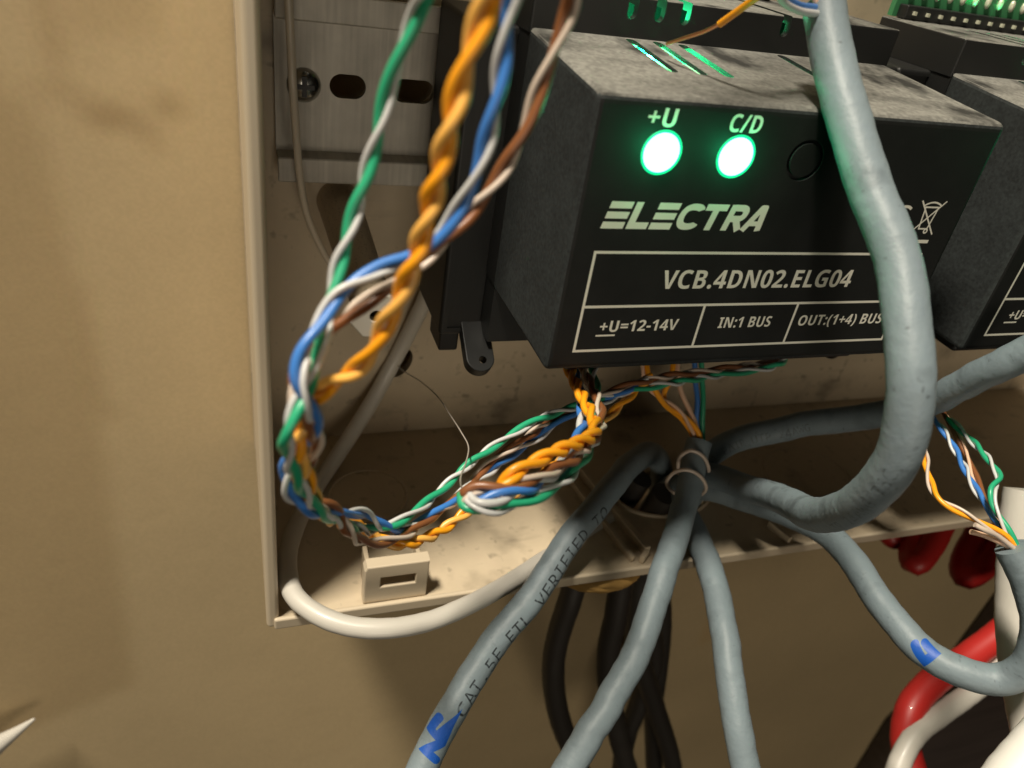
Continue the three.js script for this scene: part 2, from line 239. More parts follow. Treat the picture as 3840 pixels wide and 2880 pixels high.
// ---------------------------------------------------------------- printed face of the modules
const FACE_W = 72, FACE_H = 43.3;
const faceMap = (() => {
  const W = 2048, H = Math.round(2048 * FACE_H / FACE_W), c = document.createElement('canvas'); c.width = W; c.height = H; const g = c.getContext('2d'), im = g.createImageData(W, H);
  for (let j = 0; j < H; j++) for (let i = 0; i < W; i++) { const b = fbm(i / 110, j / 110, 131, 64, 5), f = hash(i, j, 3), k = (j * W + i) * 4, l = 0.0125 + 0.006 * (b - 0.5) + 0.004 * (f - 0.5) + (hash(i >> 1, j >> 1, 8) > 0.9992 ? 0.02 : 0); im.data[k] = enc(l) * 255; im.data[k + 1] = enc(l * 1.04) * 255; im.data[k + 2] = enc(l) * 255; im.data[k + 3] = 255; }
  g.putImageData(im, 0, 0);
  const k = W / FACE_W, ink = 'rgb(236,232,218)'; g.scale(k, k); g.fillStyle = g.strokeStyle = ink;
  const text = (t, x0, x1, base, cap, skew = 0, weight = 'bold') => { g.save(); g.font = `${weight} 100px "sans-serif"`; const w = g.measureText(t).width; g.translate(x0, -base); g.transform(1, 0, -skew, 1, 0, 0); g.scale((x1 - x0) / w, cap / 72); g.fillText(t, 0, 0); g.restore(); };
  text('+U', 7.6, 12.5, -3.95, 2.5, 0.06); text('C/D', 20.6, 26.3, -4.0, 2.5, 0.06);
  // slanted logo: two letters of three bars, the rest drawn as strokes
  g.save(); g.translate(0, 18.85); g.transform(1, 0, -0.24, 1, 0, 0);
  const bar3 = (x) => { for (const [y, h] of [[0, 1.05], [1.55, 1.05], [3.1, 1.05]]) g.fillRect(x, -y - h, 3.6, h); };
  bar3(4.3); bar3(12.1); g.fillRect(8.35, -4.15, 1.15, 4.15); g.fillRect(8.35, -1.05, 3.4, 1.05);
  g.lineWidth = 1.05; g.lineJoin = 'round'; g.beginPath(); g.moveTo(19.6, -3.1); g.quadraticCurveTo(19.4, -3.65, 18.2, -3.63); g.quadraticCurveTo(16.7, -3.6, 16.7, -2.07); g.quadraticCurveTo(16.7, -0.55, 18.2, -0.53); g.quadraticCurveTo(19.4, -0.53, 19.6, -1.05); g.stroke();
  g.fillRect(20.2, -4.15, 3.8, 1.05); g.fillRect(21.55, -4.15, 1.1, 4.15);
  g.fillRect(24.5, -4.15, 1.05, 4.15); g.beginPath(); g.moveTo(25, -3.65); g.lineTo(26.6, -3.65); g.quadraticCurveTo(27.5, -3.55, 27.5, -2.8); g.quadraticCurveTo(27.5, -2.0, 26.6, -1.9); g.lineTo(25, -1.9); g.stroke(); g.beginPath(); g.moveTo(26.3, -1.9); g.lineTo(27.6, 0); g.stroke();
  g.beginPath(); g.moveTo(28.4, 0); g.lineTo(30.1, -3.7); g.lineTo(30.6, -3.7); g.lineTo(31.2, 0); g.stroke(); g.fillRect(29.1, -1.6, 1.8, 0.8);
  g.restore();
  // data plate
  g.lineWidth = 0.46; g.lineJoin = 'miter'; g.strokeRect(4.4, 22.6, 62.2, 17.1); g.beginPath(); g.moveTo(4.4, 31.75); g.lineTo(66.6, 31.75); g.moveTo(26.1, 31.75); g.lineTo(26.1, 39.7); g.moveTo(44.6, 31.75); g.lineTo(44.6, 39.7); g.stroke();
  text('VCB.4DN02.ELG04', 16.9, 53.9, -28.75, 3.2);
  text('+U=12-14V', 7.9, 22.1, -36.3, 2.05); g.fillRect(7.6, 36.8, 3.4, 0.32);
  text('IN:1 BUS', 29.8, 40.4, -36.2, 2.05); text('OUT:(1+4) BUS', 45.9, 64.6, -36.2, 2.05);
  // conformity mark and crossed-out bin
  g.lineWidth = 0.5; g.beginPath(); g.arc(54.6, 16, 1.9, 0.9, 5.4, false); g.stroke(); g.beginPath(); g.arc(58.8, 16, 1.9, 0.9, 5.4, false); g.stroke(); g.beginPath(); g.moveTo(57, 16); g.lineTo(59.2, 16); g.stroke();
  g.lineWidth = 0.28; g.beginPath(); g.moveTo(61.6, 13); g.lineTo(66.9, 18.9); g.moveTo(66.9, 13); g.lineTo(61.6, 18.9); g.stroke(); g.beginPath(); g.moveTo(62.9, 14.1); g.lineTo(63.4, 17.9); g.lineTo(65.2, 17.9); g.lineTo(65.7, 14.1); g.closePath(); g.moveTo(62.5, 13.8); g.quadraticCurveTo(64.3, 12.7, 66.1, 13.8); g.stroke(); g.beginPath(); g.arc(65.1, 18.3, 0.35, 0, 7); g.stroke(); g.fillRect(62.6, 19.9, 4.2, 0.62);
  const t = new THREE.CanvasTexture(c); t.colorSpace = THREE.SRGBColorSpace; return t;
})();
const faceMat = phys({ map: faceMap, roughness: 0.6, specularIntensity: 0.5, bumpMap: grainBump, bumpScale: 0.00001 });

// ---------------------------------------------------------------- control modules
const ledMat = std({ color: lin(0.1, 0.5, 0.3), emissive: lin(0.42, 1, 0.72), emissiveIntensity: 2.6, roughness: 0.3 });
const ledRimMat = std({ color: lin(0.02, 0.3, 0.12), emissive: lin(0.0, 1, 0.36), emissiveIntensity: 0.85, roughness: 0.4 });
const insideLedMat = std({ color: lin(0.05, 0.5, 0.2), emissive: lin(0.02, 1, 0.32), emissiveIntensity: 1.4, roughness: 0.5 });
const SLOTS = [17.2, 22.2, 27.0, 47.0];
// outline in z and y, corners rounded, pushed out along x
function profile(points, x0, x1, bevel) {
  const s = new THREE.Shape(), n = points.length;
  points.forEach(([z, y, r = 0], i) => {
    const p = points[(i + n - 1) % n], q = points[(i + 1) % n], unit = (a) => { const dx = a[0] - z, dy = a[1] - y, l = Math.hypot(dx, dy); return [dx / l, dy / l]; }, a = unit(p), b = unit(q);
    const A = [z + a[0] * r, y + a[1] * r], B = [z + b[0] * r, y + b[1] * r];
    s[i ? 'lineTo' : 'moveTo'](A[0] * mm, A[1] * mm); if (r) s.quadraticCurveTo(z * mm, y * mm, B[0] * mm, B[1] * mm);
  });
  const w = x1 - x0 - 2 * bevel, g = new THREE.ExtrudeGeometry(s, { depth: w * mm, bevelEnabled: bevel > 0, bevelSize: bevel * mm, bevelOffset: -bevel * mm, bevelThickness: bevel * mm, bevelSegments: 3, curveSegments: 5 });
  g.rotateY(-Math.PI / 2); g.translate((x1 - bevel) * mm, 0, 0); return g;    // z,y,x -> world
}
function splitTriangles(geo, test) {
  const g = geo.index ? geo.toNonIndexed() : geo, names = ['position', 'normal', 'uv'], sets = [{}, {}]; for (const q of sets) for (const n of names) q[n] = [];
  const p = g.attributes.position, nn = g.attributes.normal, a = new THREE.Vector3(), m = new THREE.Vector3();
  for (let i = 0; i < p.count; i += 3) {
    a.set((p.getX(i) + p.getX(i + 1) + p.getX(i + 2)) / 3, (p.getY(i) + p.getY(i + 1) + p.getY(i + 2)) / 3, (p.getZ(i) + p.getZ(i + 1) + p.getZ(i + 2)) / 3); m.fromBufferAttribute(nn, i);
    const q = sets[test(a, m) ? 0 : 1]; for (let k = 0; k < 3; k++) for (const n of names) { const at = g.attributes[n]; for (let e = 0; e < at.itemSize; e++) q[n].push(at.array[(i + k) * at.itemSize + e]); }
  }
  return sets.map((q) => { const o = new THREE.BufferGeometry(); for (const n of names) o.setAttribute(n, new THREE.Float32BufferAttribute(q[n], n === 'uv' ? 2 : 3)); return o; });
}
function pill(x, w, z0, z1, y0, y1) { const r = w / 2, s = new THREE.Shape(); s.absarc(0, (z0 + r) * mm, r * mm, Math.PI, Math.PI * 2, false); s.absarc(0, (z1 - r) * mm, r * mm, 0, Math.PI, false); s.closePath(); return new THREE.ExtrudeGeometry(s, { depth: (y1 - y0) * mm, bevelEnabled: false, curveSegments: 8 }).rotateX(Math.PI / 2).scale(1, 1, 1).translate(x * mm, y1 * mm, 0); }
function makeModule(x, label) {
  const m = thing('control_module', label, 'control module', [x, 0, 0], 'black modules on the rail');
  // front shell, hollow, open at the back
  const outer = profile([[68, -FACE_H, 1.2], [68, 0, 1.4], [38.2, 2.2, 0], [38.2, -FACE_H, 0.4]], 0, FACE_W, 0.9);
  const cavity = profile([[66.4, -41.6, 0.3], [66.4, -0.45, 0.3], [36, 1.8, 0], [36, -41.6, 0]], 1.6, 70.4, 0);
  const tools = [cavity];
  for (const sx of SLOTS) tools.push(pill(sx, 1.75, 38.9, 56, -3, 5));
  const disc = (cx, r, z0, z1) => new THREE.CylinderGeometry(r * mm, r * mm, (z1 - z0) * mm, 36).rotateX(Math.PI / 2).translate(cx * mm, -7.5 * mm, (z0 + z1) / 2 * mm);
  tools.push(disc(11.2, 3.2, 67, 70), disc(23.4, 3.2, 67, 70), cut(disc(35.6, 3.15, 67.1, 70), disc(35.6, 2.55, 66, 71)));
  const all = cut(outer, ...tools), [face, rest] = splitTriangles(all, (p, n) => n.z > 0.95 && p.z > 67.8 * mm);
  const uv = face.attributes.uv, fp = face.attributes.position; for (let i = 0; i < uv.count; i++) uv.setXY(i, fp.getX(i) / mm / FACE_W, 1 + fp.getY(i) / mm / FACE_H);
  const [top, sides] = splitTriangles(rest, (p, n) => n.y > 0.5 && p.y > -1.6 * mm);
  const shell = part('front_shell', boxUV(sides), sidePlastic, m);
  part('printed_face', face, faceMat, shell, 'matt black face with white lettering');
  part('dusty_ledge', boxUV(top), dustPlastic, shell, 'grey dusty top edge with vent slots');
  // upper housing with vents that turn over its front edge
  const up = [bx(1.5, 70.5, -3, 7.0, 15.4, 36.7)];
  for (const sx of SLOTS) up.push(bx(sx - 0.9, sx + 0.9, 5.9, 12, 22, 42), new THREE.CylinderGeometry(0.9 * mm, 0.9 * mm, 20 * mm, 16).rotateX(Math.PI / 2).translate(sx * mm, 5.9 * mm, 32 * mm));
  const uh = cut(rbx(0, FACE_W, 1.15, 8.4, 14, 38.15, 0.4), ...up), [ut, us] = splitTriangles(uh, (p, n) => n.y > 0.5 && p.y > 7.7 * mm);
  const uhm = part('upper_housing', boxUV(us), blackPlastic, m); part('dusty_top', boxUV(ut), dustPlastic, uhm, 'grey dusty upper edge');
  // base with side wings
  part('base_housing', cut(rbx(-8, 80, -57, 1.4, 13, 33, 0.8), bx(-6.4, 78.4, -55.4, 0.2, 14.6, 40), bx(1.4, 70.6, -1, 5, 14.6, 40)), blackPlastic, m);
  part('base_collar', cut(bx(0.25, 71.75, -43.2, 2.1, 31, 38.3), bx(1.55, 70.45, -41.7, 4, 30, 40)), blackPlastic, m);
  part('base_housing', merged([bx(-6.9, 0.5, -55.8, 0.5, 30.9, 32.5), bx(71.5, 78.9, -55.8, 0.5, 30.9, 32.5), bx(0.6, 71.4, -55.8, -42.9, 30.8, 38)]), blackPlastic, m);
  part('rear_foot', rbx(-7.2, 79, -52, 1, 7.8, 12.9, 0.6), blackPlastic, m);
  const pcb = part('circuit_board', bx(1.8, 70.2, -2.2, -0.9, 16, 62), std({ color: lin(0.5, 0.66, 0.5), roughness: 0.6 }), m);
  part('signal_led', new THREE.SphereGeometry(0.9 * mm, 16, 10).translate(23 * mm, 0 * mm, 33 * mm), insideLedMat, pcb);
  // light pipes, the blank position and its glow
  for (const lx of [11.2, 23.4]) {
    const d = part('led_lens', new THREE.SphereGeometry(3.0 * mm, 32, 12, 0, Math.PI * 2, 0, Math.PI / 2).rotateX(Math.PI / 2).scale(1, 1, 0.28).translate(lx * mm, -7.5 * mm, 67.7 * mm), ledMat, m, 'round green indicator, lit');
    part('led_rim', new THREE.TorusGeometry(2.98 * mm, 0.26 * mm, 8, 40).translate(lx * mm, -7.5 * mm, 67.85 * mm), ledRimMat, d);
  }
  // release catch under the base, with an eye
  const cs = new THREE.Shape(); cs.moveTo(-2.7 * mm, 0); cs.lineTo(2.7 * mm, 0); cs.lineTo(2.7 * mm, -8.6 * mm); cs.absarc(0, -8.6 * mm, 2.7 * mm, 0, -Math.PI, true); cs.closePath();
  const ce = new THREE.Path(); ce.absarc(0.4 * mm, -9 * mm, 0.8 * mm, 0, Math.PI * 2, true); cs.holes.push(ce);
  const cg = new THREE.ExtrudeGeometry(cs, { depth: 2.4 * mm, bevelEnabled: true, bevelSize: 0.2 * mm, bevelThickness: 0.2 * mm, bevelSegments: 2, curveSegments: 14 });
  part('release_catch', cg.rotateX(-0.95).translate(-0.6 * mm, -56.0 * mm, 30.5 * mm), blackPlastic, m);
  part('catch_guide', rbx(-7.6, -3.6, -61, -56.5, 24, 32.6, 0.5), blackPlastic, m);
  part('board_corner', bx(2.6, 6.4, -53.6, -49, 31, 31.9), std({ color: lin(0.03, 0.12, 0.05), roughness: 0.5 }), m, 'corner of a green circuit board');
  part('base_skirt', rbx(6.5, 68, -47.5, -43.5, 34, 62, 0.8), blackPlastic, m);
  // terminal strip along the top
  const tb = part('terminal_board', bx(2, 57, 8.6, 26, 13.2, 14.6), pcbMat, m);
  part('pin_header', rbx(3, 57, 8.5, 11.2, 14.7, 17.4, 0.3), blackPlastic, tb);
  for (let i = 0; i < 15; i++) part('solder_joint', new THREE.SphereGeometry(0.75 * mm, 8, 6).scale(1, 1.7, 0.8).translate((5 + i * 3.6) * mm, 13.6 * mm, 14.8 * mm), solderMat, tb);
  for (let i = 0; i < 15; i++) part('header_pin', bx(4.7 + i * 3.6, 5.3 + i * 3.6, 9.5, 10.2, 17.3, 18.1), solderMat, tb);
  return m;
}
const module1 = makeModule(0, 'black control module with lit green indicators and ELECTRA logo, beside the hanging pairs');
const module2 = makeModule(88, 'black control module cut by the right edge of the picture');
for (const [m, on] of [[module1, 1], [module2, 1]]) {
  const glow = new THREE.PointLight(lin(0.02, 1, 0.34), 3.4e-3 * on); glow.name = 'signal_light'; glow.position.set(m.position.x + 23 * mm, 0.5 * mm, 34.6 * mm); glow.shadow.radius = 0.03; glow.castShadow = true; scene.add(glow);
  const upper = new THREE.PointLight(lin(0.02, 1, 0.34), 1.3e-3 * on); upper.name = 'signal_light_upper'; upper.position.set(m.position.x + 23 * mm, 3.6 * mm, 27 * mm); upper.shadow.radius = 0.03; upper.castShadow = true; scene.add(upper);
  for (const lx of [11.2, 23.4]) { const l = new THREE.PointLight(lin(0.02, 1, 0.36), 1.7e-4); l.name = 'indicator_light'; l.position.set(m.position.x + lx * mm, -7.5 * mm, 70.6 * mm); l.shadow.radius = 0.05; l.castShadow = true; scene.add(l); }
}

// ---------------------------------------------------------------- grey data cables
const HOLE = (x, z) => [[x, FLOOR - 16, z - 2], [x, FLOOR + 2, z]];
{
  const put = (pts, label, marks, dirt, group, dia) => { const [g, m] = greyCable(pts, label, marks, dirt, dia); return single('data_cable', g, m, label, 'cable', group); };
  put([[61, -122, 35], [61, -104, 35], [62.3, -93.3, 38.8], [62.3, -89.4, 40], [64.7, -85.9, 41.1], [68.5, -82.3, 42.8], [77.4, -75.5, 48.3], [88.3, -66, 57.8], [90.3, -59, 64.1], [88.9, -49.5, 71.1], [88.2, -41.3, 76.7], [89.6, -34.5, 80.3]], 'dark grey cable running right from the cable hole, behind the thick cable', [{ text: '4 PAIR UTP 24AWG', at: 0.3, v: 0.5, size: 2.6, worn: 1, ink: 'rgba(60,64,64,0.4)' }], 1.1);
  put([[63, -122, 37], [63, -105, 38], [62.1, -97.6, 43], [67.7, -95.9, 49.4], [74.1, -93.7, 58.2], [79.1, -92.8, 67.5], [78.6, -92.1, 77.1], [77.8, -93.1, 86.5], [78.8, -93.8, 97.7], [82.6, -93.6, 104.4], [87.5, -92.2, 108], [90.2, -86.7, 109.2], [89.8, -78, 106.9], [87.2, -70.8, 102], [85, -66.4, 98]], 'grey cable sagging at lower right with coloured pairs leaving its upper end', [{ blue: [[0.655, 0.50], [0.675, 0.44], [0.68, 0.58], [0.662, 0.6]], w: 20 }], 1.2);
  put([[59, -124, 31], [58.6, -109.8, 30.7], [57.2, -102, 29.9], [51.3, -94.8, 31.4], [43.3, -92.5, 36.7], [33.3, -92.4, 45.3], [22.7, -95.1, 53.1], [15.8, -99.6, 58.5], [9.2, -103.7, 63.7], [-0.6, -109.1, 69.8], [-8.8, -114.6, 76.7], [-14.6, -120.1, 82], [-18.2, -124.2, 85.8]], 'grey cable printed CAT.5E, slanting down to the lower left', [{ text: 'CAT.5E ETL VERIFIED TO', at: 0.89, v: 0.555, dir: -1, size: 4.0, ink: 'rgba(26,30,32,0.85)', worn: 1 }, { blue: [[0.905, 0.36], [0.925, 0.33], [0.93, 0.45], [0.912, 0.5], [0.935, 0.52], [0.955, 0.4], [0.96, 0.55]], w: 22 }], 0.5);
  put([[54, -120, 32], [57.7, -101.9, 36.4], [56.2, -102.3, 43.8], [55.5, -103.4, 52], [53.5, -104.7, 65], [49.6, -108.1, 78.7], [48, -112.3, 86.1], [47.2, -117.4, 93.2], [47.6, -123.9, 100.4]], 'grey cable hanging nearly straight down below the box', [], 0.6);
  const b = put([[56.5, -83.6, 41.3], [54.8, -86.6, 43.9], [52.5, -89.8, 47.7], [49.1, -93.3, 52.6], [44.4, -95.8, 58.9], [38.5, -98.3, 65.9], [32.9, -102.6, 73], [26.9, -108.3, 79.5], [21.1, -112.7, 84], [14.9, -117.3, 88.6], [9.3, -122.6, 92.5]], 'grey cable with two white ties whose upper jacket end stands under the module', [], 0.5);
  put([[57, -122, 38], [57, -104, 38], [59.2, -91.4, 45.3], [60.6, -85.1, 56.9], [55.4, -74.1, 72.8], [46.8, -62.3, 88.1], [42.1, -52.9, 96.3], [39.9, -45.6, 100.6], [38.3, -38.4, 102.7], [37.1, -31.5, 102.5], [36.5, -25.5, 100.7], [37.2, -19.4, 95.4], [38.1, -14.4, 89.7], [38, -10.7, 85.1], [37.6, -7.5, 80.8], [36.9, -0.1, 72.7], [36.6, 5.5, 66.1], [36.9, 10.3, 61], [37.1, 12.3, 59]], 'thick pale grey cable curving down across the front of the modules', [{ text: 'UTP 24AWG 75C', at: 0.52, v: 0.6, dir: 1, size: 2.8, worn: 1, ink: 'rgba(60,66,66,0.45)' }], 1.6);
  single('dark_cable', tube([[49, -101, 33], [45, -118, 31], [41.1, -137.2, 30], [39.6, -146.5, 31.2], [38.3, -163.6, 32.4], [39.9, -181.5, 33.6], [45.7, -202.3, 34.8], [56, -227.2, 36], [63.3, -244.9, 37.2]], 7, 130, 20, 0.008, false, 0.3), darkJacket, 'leftmost dark cable hanging behind below the box', 'cable', 'dark cables behind'); single('dark_cable', tube([[53, -101, 40], [52, -118, 37], [52.4, -132.8, 34], [52.9, -145.9, 35.2], [53.9, -164.8, 36.4], [57, -182.1, 37.6], [64.8, -205.5, 38.8], [80.3, -245.1, 40]], 7, 130, 20, 0.008, false, 0.3), darkJacket, 'second dark cable from the left hanging behind below the box', 'cable', 'dark cables behind');
  single('dark_cable', tube([[60, -101, 38], [61, -120, 33], [62.9, -141.1, 28], [64.6, -156.4, 29.2], [67.9, -173.3, 30.4], [80.7, -203.2, 31.6], [95.4, -234.9, 32.8], [108.2, -266.8, 34]], 7, 130, 20, 0.008, false, 0.3), darkJacket, 'dark cable bending right below the box, rightmost at the bottom edge', 'cable', 'dark cables behind'); single('dark_cable', tube([[64, -101, 34], [65, -122, 28], [67.4, -150.6, 22], [75, -170.7, 23.2], [83.4, -196.1, 24.4], [82.7, -215.4, 25.6], [82, -236.3, 26.8], [85.9, -268.4, 28]], 7, 130, 20, 0.008, false, 0.3), darkJacket, 'dark cable crossing to the left behind the others below the box', 'cable', 'dark cables behind'); single('dark_cable', tube([[67, -102, 30], [70, -124, 24], [77, -154.2, 18], [83.9, -177.4, 19.2], [89.4, -202.9, 20.4], [94.5, -231.4, 21.6], [109.8, -287.1, 22.8]], 7, 130, 20, 0.008, false, 0.3), darkJacket, 'dark cable hanging straight at the back below the box', 'cable', 'dark cables behind');
}
// two wire ties round the upright cable
{
  const ring = (pts) => { const c = new THREE.CatmullRomCurve3(pts.map((p) => new THREE.Vector3(p[0] * mm, p[1] * mm, p[2] * mm)), true, 'centripetal'); return new THREE.TubeGeometry(c, 72, 0.45 * mm, 8, true); };
  single('wire_tie', ring([[50.4, -88.8, 44.9], [49.8, -85.1, 44.6], [51.5, -82.6, 45.5], [54.3, -83.5, 46.7], [56.6, -86.9, 47.5], [58.8, -92.5, 44.6], [56.9, -94.6, 42.7], [53.1, -92.4, 43.4]]), INS.whiteWarm, 'upper white wire tie round the grey cable below the module', 'wire tie', 'wire ties');
  single('wire_tie', ring([[47.7, -91.4, 45.6], [47.8, -86.8, 47.5], [49.9, -85.5, 48.8], [53, -86.9, 49.8], [55.8, -90.9, 49.9], [56.3, -95.9, 47.2], [54.2, -97.7, 44.9], [50.5, -95.5, 44.5]]), INS.whiteWarm, 'lower white wire tie round the grey cable below the module', 'wire tie', 'wire ties');
}

// ---------------------------------------------------------------- twisted pairs and single wires
function pair(pts, pitch, d, ca, cb, label, phase = 0, thin = 0.66, group = 'twisted pairs', jitter = 0.06) {
  const o = thing('twisted_pair', label, 'wire', [0, 0, 0], group), n = Math.max(120, pts.length * 22), P = curveOf(pts, n), T = [], N = []; let nn = TOWARD.clone(), s = 0;
  for (let i = 0; i < P.length; i++) { T.push(P[Math.min(P.length - 1, i + 1)].clone().sub(P[Math.max(0, i - 1)]).normalize()); nn.addScaledVector(T[i], -nn.dot(T[i])).normalize(); N.push(nn.clone()); }
  const A = [], B = [], r = d / 2 * mm * 1.02; let ph = phase, k0 = rnd() * 50;
  for (let i = 0; i < P.length; i++) { if (i) { const ds = P[i].distanceTo(P[i - 1]); s += ds; ph += ds / (pitch * mm) * Math.PI * 2 * (1 + 0.22 * Math.sin(s * 210 + k0)); } const bn = T[i].clone().cross(N[i]), e = r * (1 + jitter * Math.sin(s * 900 + k0)), v = N[i].clone().multiplyScalar(Math.cos(ph) * e).addScaledVector(bn, Math.sin(ph) * e); A.push(P[i].clone().addScaledVector(v, thin)); B.push(P[i].clone().sub(v)); }
  part('coloured_wire', sweep(A, () => d / 2 * mm, 10), ca, o); part('pale_wire', sweep(B, () => d / 2 * thin * mm, 10), cb, o);
  return o;
}
const wire = (name, pts, d, mat, label, group) => single(name, sweep(curveOf(pts, Math.max(60, pts.length * 14)), () => d / 2 * mm, 10), mat, label, 'wire', group);
pair([[20, 140, 45], [-8, 75, 72], [-22, 35, 86], [-28.1, 13.2, 90.3], [-29, 9.8, 88.3], [-30.8, 4.1, 87.8], [-32.2, -2.7, 88], [-34, -8.9, 89], [-35.6, -14, 90.6], [-36.8, -17.5, 92.6], [-37.9, -20.4, 95.5], [-39, -22.9, 97.9], [-40.6, -24.7, 99.8], [-41.5, -27.1, 100.4], [-41.4, -31.5, 98.7], [-40.3, -36.6, 96.7], [-39.1, -41.3, 94.2], [-36.2, -49.7, 89.1], [-32.6, -56, 84.8], [-28.2, -62.5, 79.6], [-23.6, -63.9, 77.1], [-15.9, -65.4, 70], [-9.4, -63.4, 65.6], [-2.7, -62, 61.9], [4.4, -60.8, 58.4], [11, -61.3, 55.2], [16.9, -60.6, 53.9], [26.8, -60.5, 51.1], [36.7, -60.4, 49.5], [51.9, -61.2, 46.1], [66.4, -60.6, 44.8], [73.9, -60.6, 40.3], [78.5, -57, 35.8]], 12.8, 1.1, INS.green, INS.white, 'green and white twisted pair, leftmost of the four hanging from the top', 1.2, 0.64);
pair([[26, 138, 40], [0, 78, 70], [-16, 38, 92], [-25.8, 14.9, 101.6], [-26.7, 12.5, 101.7], [-27.8, 8.2, 101.6], [-28.6, 3.7, 101.9], [-29.3, -1.8, 101.5], [-30.1, -7.1, 101.1], [-31.3, -12.3, 100.3], [-32.6, -16.9, 99.1], [-34.2, -21.4, 97.7], [-36.6, -24.3, 96.1], [-38.2, -25.9, 96.5], [-39.6, -27.2, 98.2], [-40.4, -29.7, 98], [-40.1, -33.7, 96.6], [-39.1, -38.7, 93.9], [-37.9, -45.1, 90.6], [-35.1, -54.4, 84.8], [-31.1, -60.7, 80], [-27.1, -67.1, 76.5], [-23.6, -67.7, 78.3], [-20.1, -69.2, 76.6], [-15.3, -70.4, 73.5], [-8.9, -69.4, 69.9], [-0.7, -71, 66.3], [9, -69.1, 61.5], [17.6, -66, 57.1], [24.6, -63.2, 52.8], [33.2, -58.9, 48.4]], 9.6, 1.1, INS.orange, INS.whiteOrange, 'bright orange twisted pair hanging from the top', 0.6, 0.95);
pair([[32, 142, 42], [8, 80, 68], [-12, 36, 88], [-22, 14.4, 94.6], [-22.3, 11.3, 94.1], [-22.4, 7, 94.4], [-22.8, 2.6, 94.7], [-23.9, -3.5, 94.6], [-26.3, -9.1, 93.7], [-28.9, -11.7, 93.2], [-32, -13.2, 92.9], [-35.5, -14.9, 93.9], [-38, -17.4, 95.9], [-39.9, -19.9, 98.1], [-40.3, -21.9, 99.3], [-39.2, -25.1, 99.4], [-38.6, -29, 97.3], [-40.3, -34.4, 94.3], [-41.4, -38.2, 93.3], [-40.8, -42.2, 92.9], [-38.3, -46, 91.8], [-33.6, -52.6, 86.1], [-29.2, -58.9, 80], [-27.2, -61.8, 79.3], [-23.4, -65.8, 76.9], [-16.2, -67.5, 72.2], [-8.3, -67, 66.5], [0.2, -66.4, 60.8], [6.8, -65.3, 57.2], [12.4, -62.8, 55.1], [23.3, -60.7, 52.5], [31.8, -59.2, 48.9]], 15, 1.1, INS.blue, INS.white, 'blue and white twisted pair hanging from the top behind the orange one', 2.0);
pair([[36, 135, 44], [14, 72, 66], [-6, 34, 84], [-14.7, 14.6, 89.8], [-14.9, 11.4, 89.3], [-16.5, 4.8, 89.4], [-17.7, 0.1, 89.6], [-20.1, -5.1, 89.7], [-23.4, -9.7, 90.1], [-26.7, -12.7, 90.9], [-29.7, -15.2, 91.3], [-32.7, -17.4, 91.7], [-35.8, -19.2, 92.9], [-38.7, -21, 95.5], [-40.5, -22.7, 97.2], [-40.6, -24.4, 98.4], [-39.6, -27.7, 98.5], [-38.3, -31.5, 96.2], [-38.7, -37.3, 92.8], [-40.1, -41.4, 91.1], [-39.1, -45.3, 90.2], [-36.4, -47.8, 89.1], [-34.1, -52, 86.4], [-33.2, -54.9, 86.6], [-30.4, -60.8, 83.4], [-27.1, -64.2, 80.8], [-22.7, -66.3, 77.7], [-16.7, -67.6, 72.6], [-12.1, -67.6, 69.3], [-4.8, -65.4, 63.4], [2.3, -64, 59.7], [8.7, -63.9, 55.4], [23.3, -59.6, 51.8], [35.7, -59.3, 48.5], [51.9, -60.2, 45.4], [73.9, -60.6, 40.3], [78.5, -57, 35.8]], 14, 1.1, INS.brown, INS.whiteWarm, 'brown and white twisted pair, rightmost of the four hanging from the top', 0.2);
pair([[8.8, -48.6, 58.6], [8.4, -48.8, 62.5], [7.4, -48.3, 69.5], [5.4, -46.3, 77.6], [2.7, -44.7, 83], [-1, -43.6, 85.9], [-5.5, -42.7, 88.5], [-9.7, -42.6, 90.5], [-12.9, -43, 92], [-14.4, -44.2, 92.2], [-15.3, -46.3, 92.1]], 9, 1.18, INS.orange, INS.orange, 'orange twisted pair folded in the short loop under the module', 0.3, 0.95);
pair([[12.9, -50.2, 56.3], [12, -50, 61], [10.6, -49.4, 69], [6.8, -47.6, 77.7], [2.7, -46.3, 82.9], [-2.3, -45.2, 87.7], [-6.6, -44.3, 90.4], [-10.8, -44.1, 92.4], [-14.6, -44.2, 92.8], [-18, -44.6, 92.3], [-19.3, -45.5, 92.4], [-17.7, -47.6, 91.9]], 11, 1.18, INS.brown, INS.whiteWarm, 'brown and white twisted pair folded in the short loop under the module', 1.4);
pair([[13.6, -52.2, 54.2], [9.9, -51.5, 63.7], [5.8, -49.9, 73.8], [0.6, -48, 81.8], [-5.2, -46.3, 88.6], [-10.1, -45.2, 92.1], [-14.5, -44.7, 93.9], [-17.7, -45.1, 94.1], [-18.4, -45.6, 92.8]], 13, 1.18, INS.blue, INS.white, 'blue and white twisted pair folded in the short loop under the module', 0.9, 0.9);
pair([[16.4, -52.4, 54.2], [12.9, -52.4, 64.3], [6.9, -49.9, 76.8], [1.6, -48.5, 83.9], [-3.5, -47.7, 88.9], [-8.9, -46.8, 92.5], [-13.6, -46.4, 94.1], [-17.4, -46, 94.8], [-19.4, -46, 93.4], [-19.1, -45.9, 91.5]], 14, 1.18, INS.green, INS.white, 'green and white twisted pair at the underside of the short folded loop', 2.2);
pair([[56.6, -84.4, 41.9], [54.8, -80.8, 41.1], [49.9, -75.9, 40.8], [42.4, -70.4, 41.5], [37.8, -65.3, 41.2], [37.2, -62.1, 38.7]], 24, 1.3, INS.orange, INS.peach, 'orange and pale twisted pair rising from the tied cable to the module', 0.4);
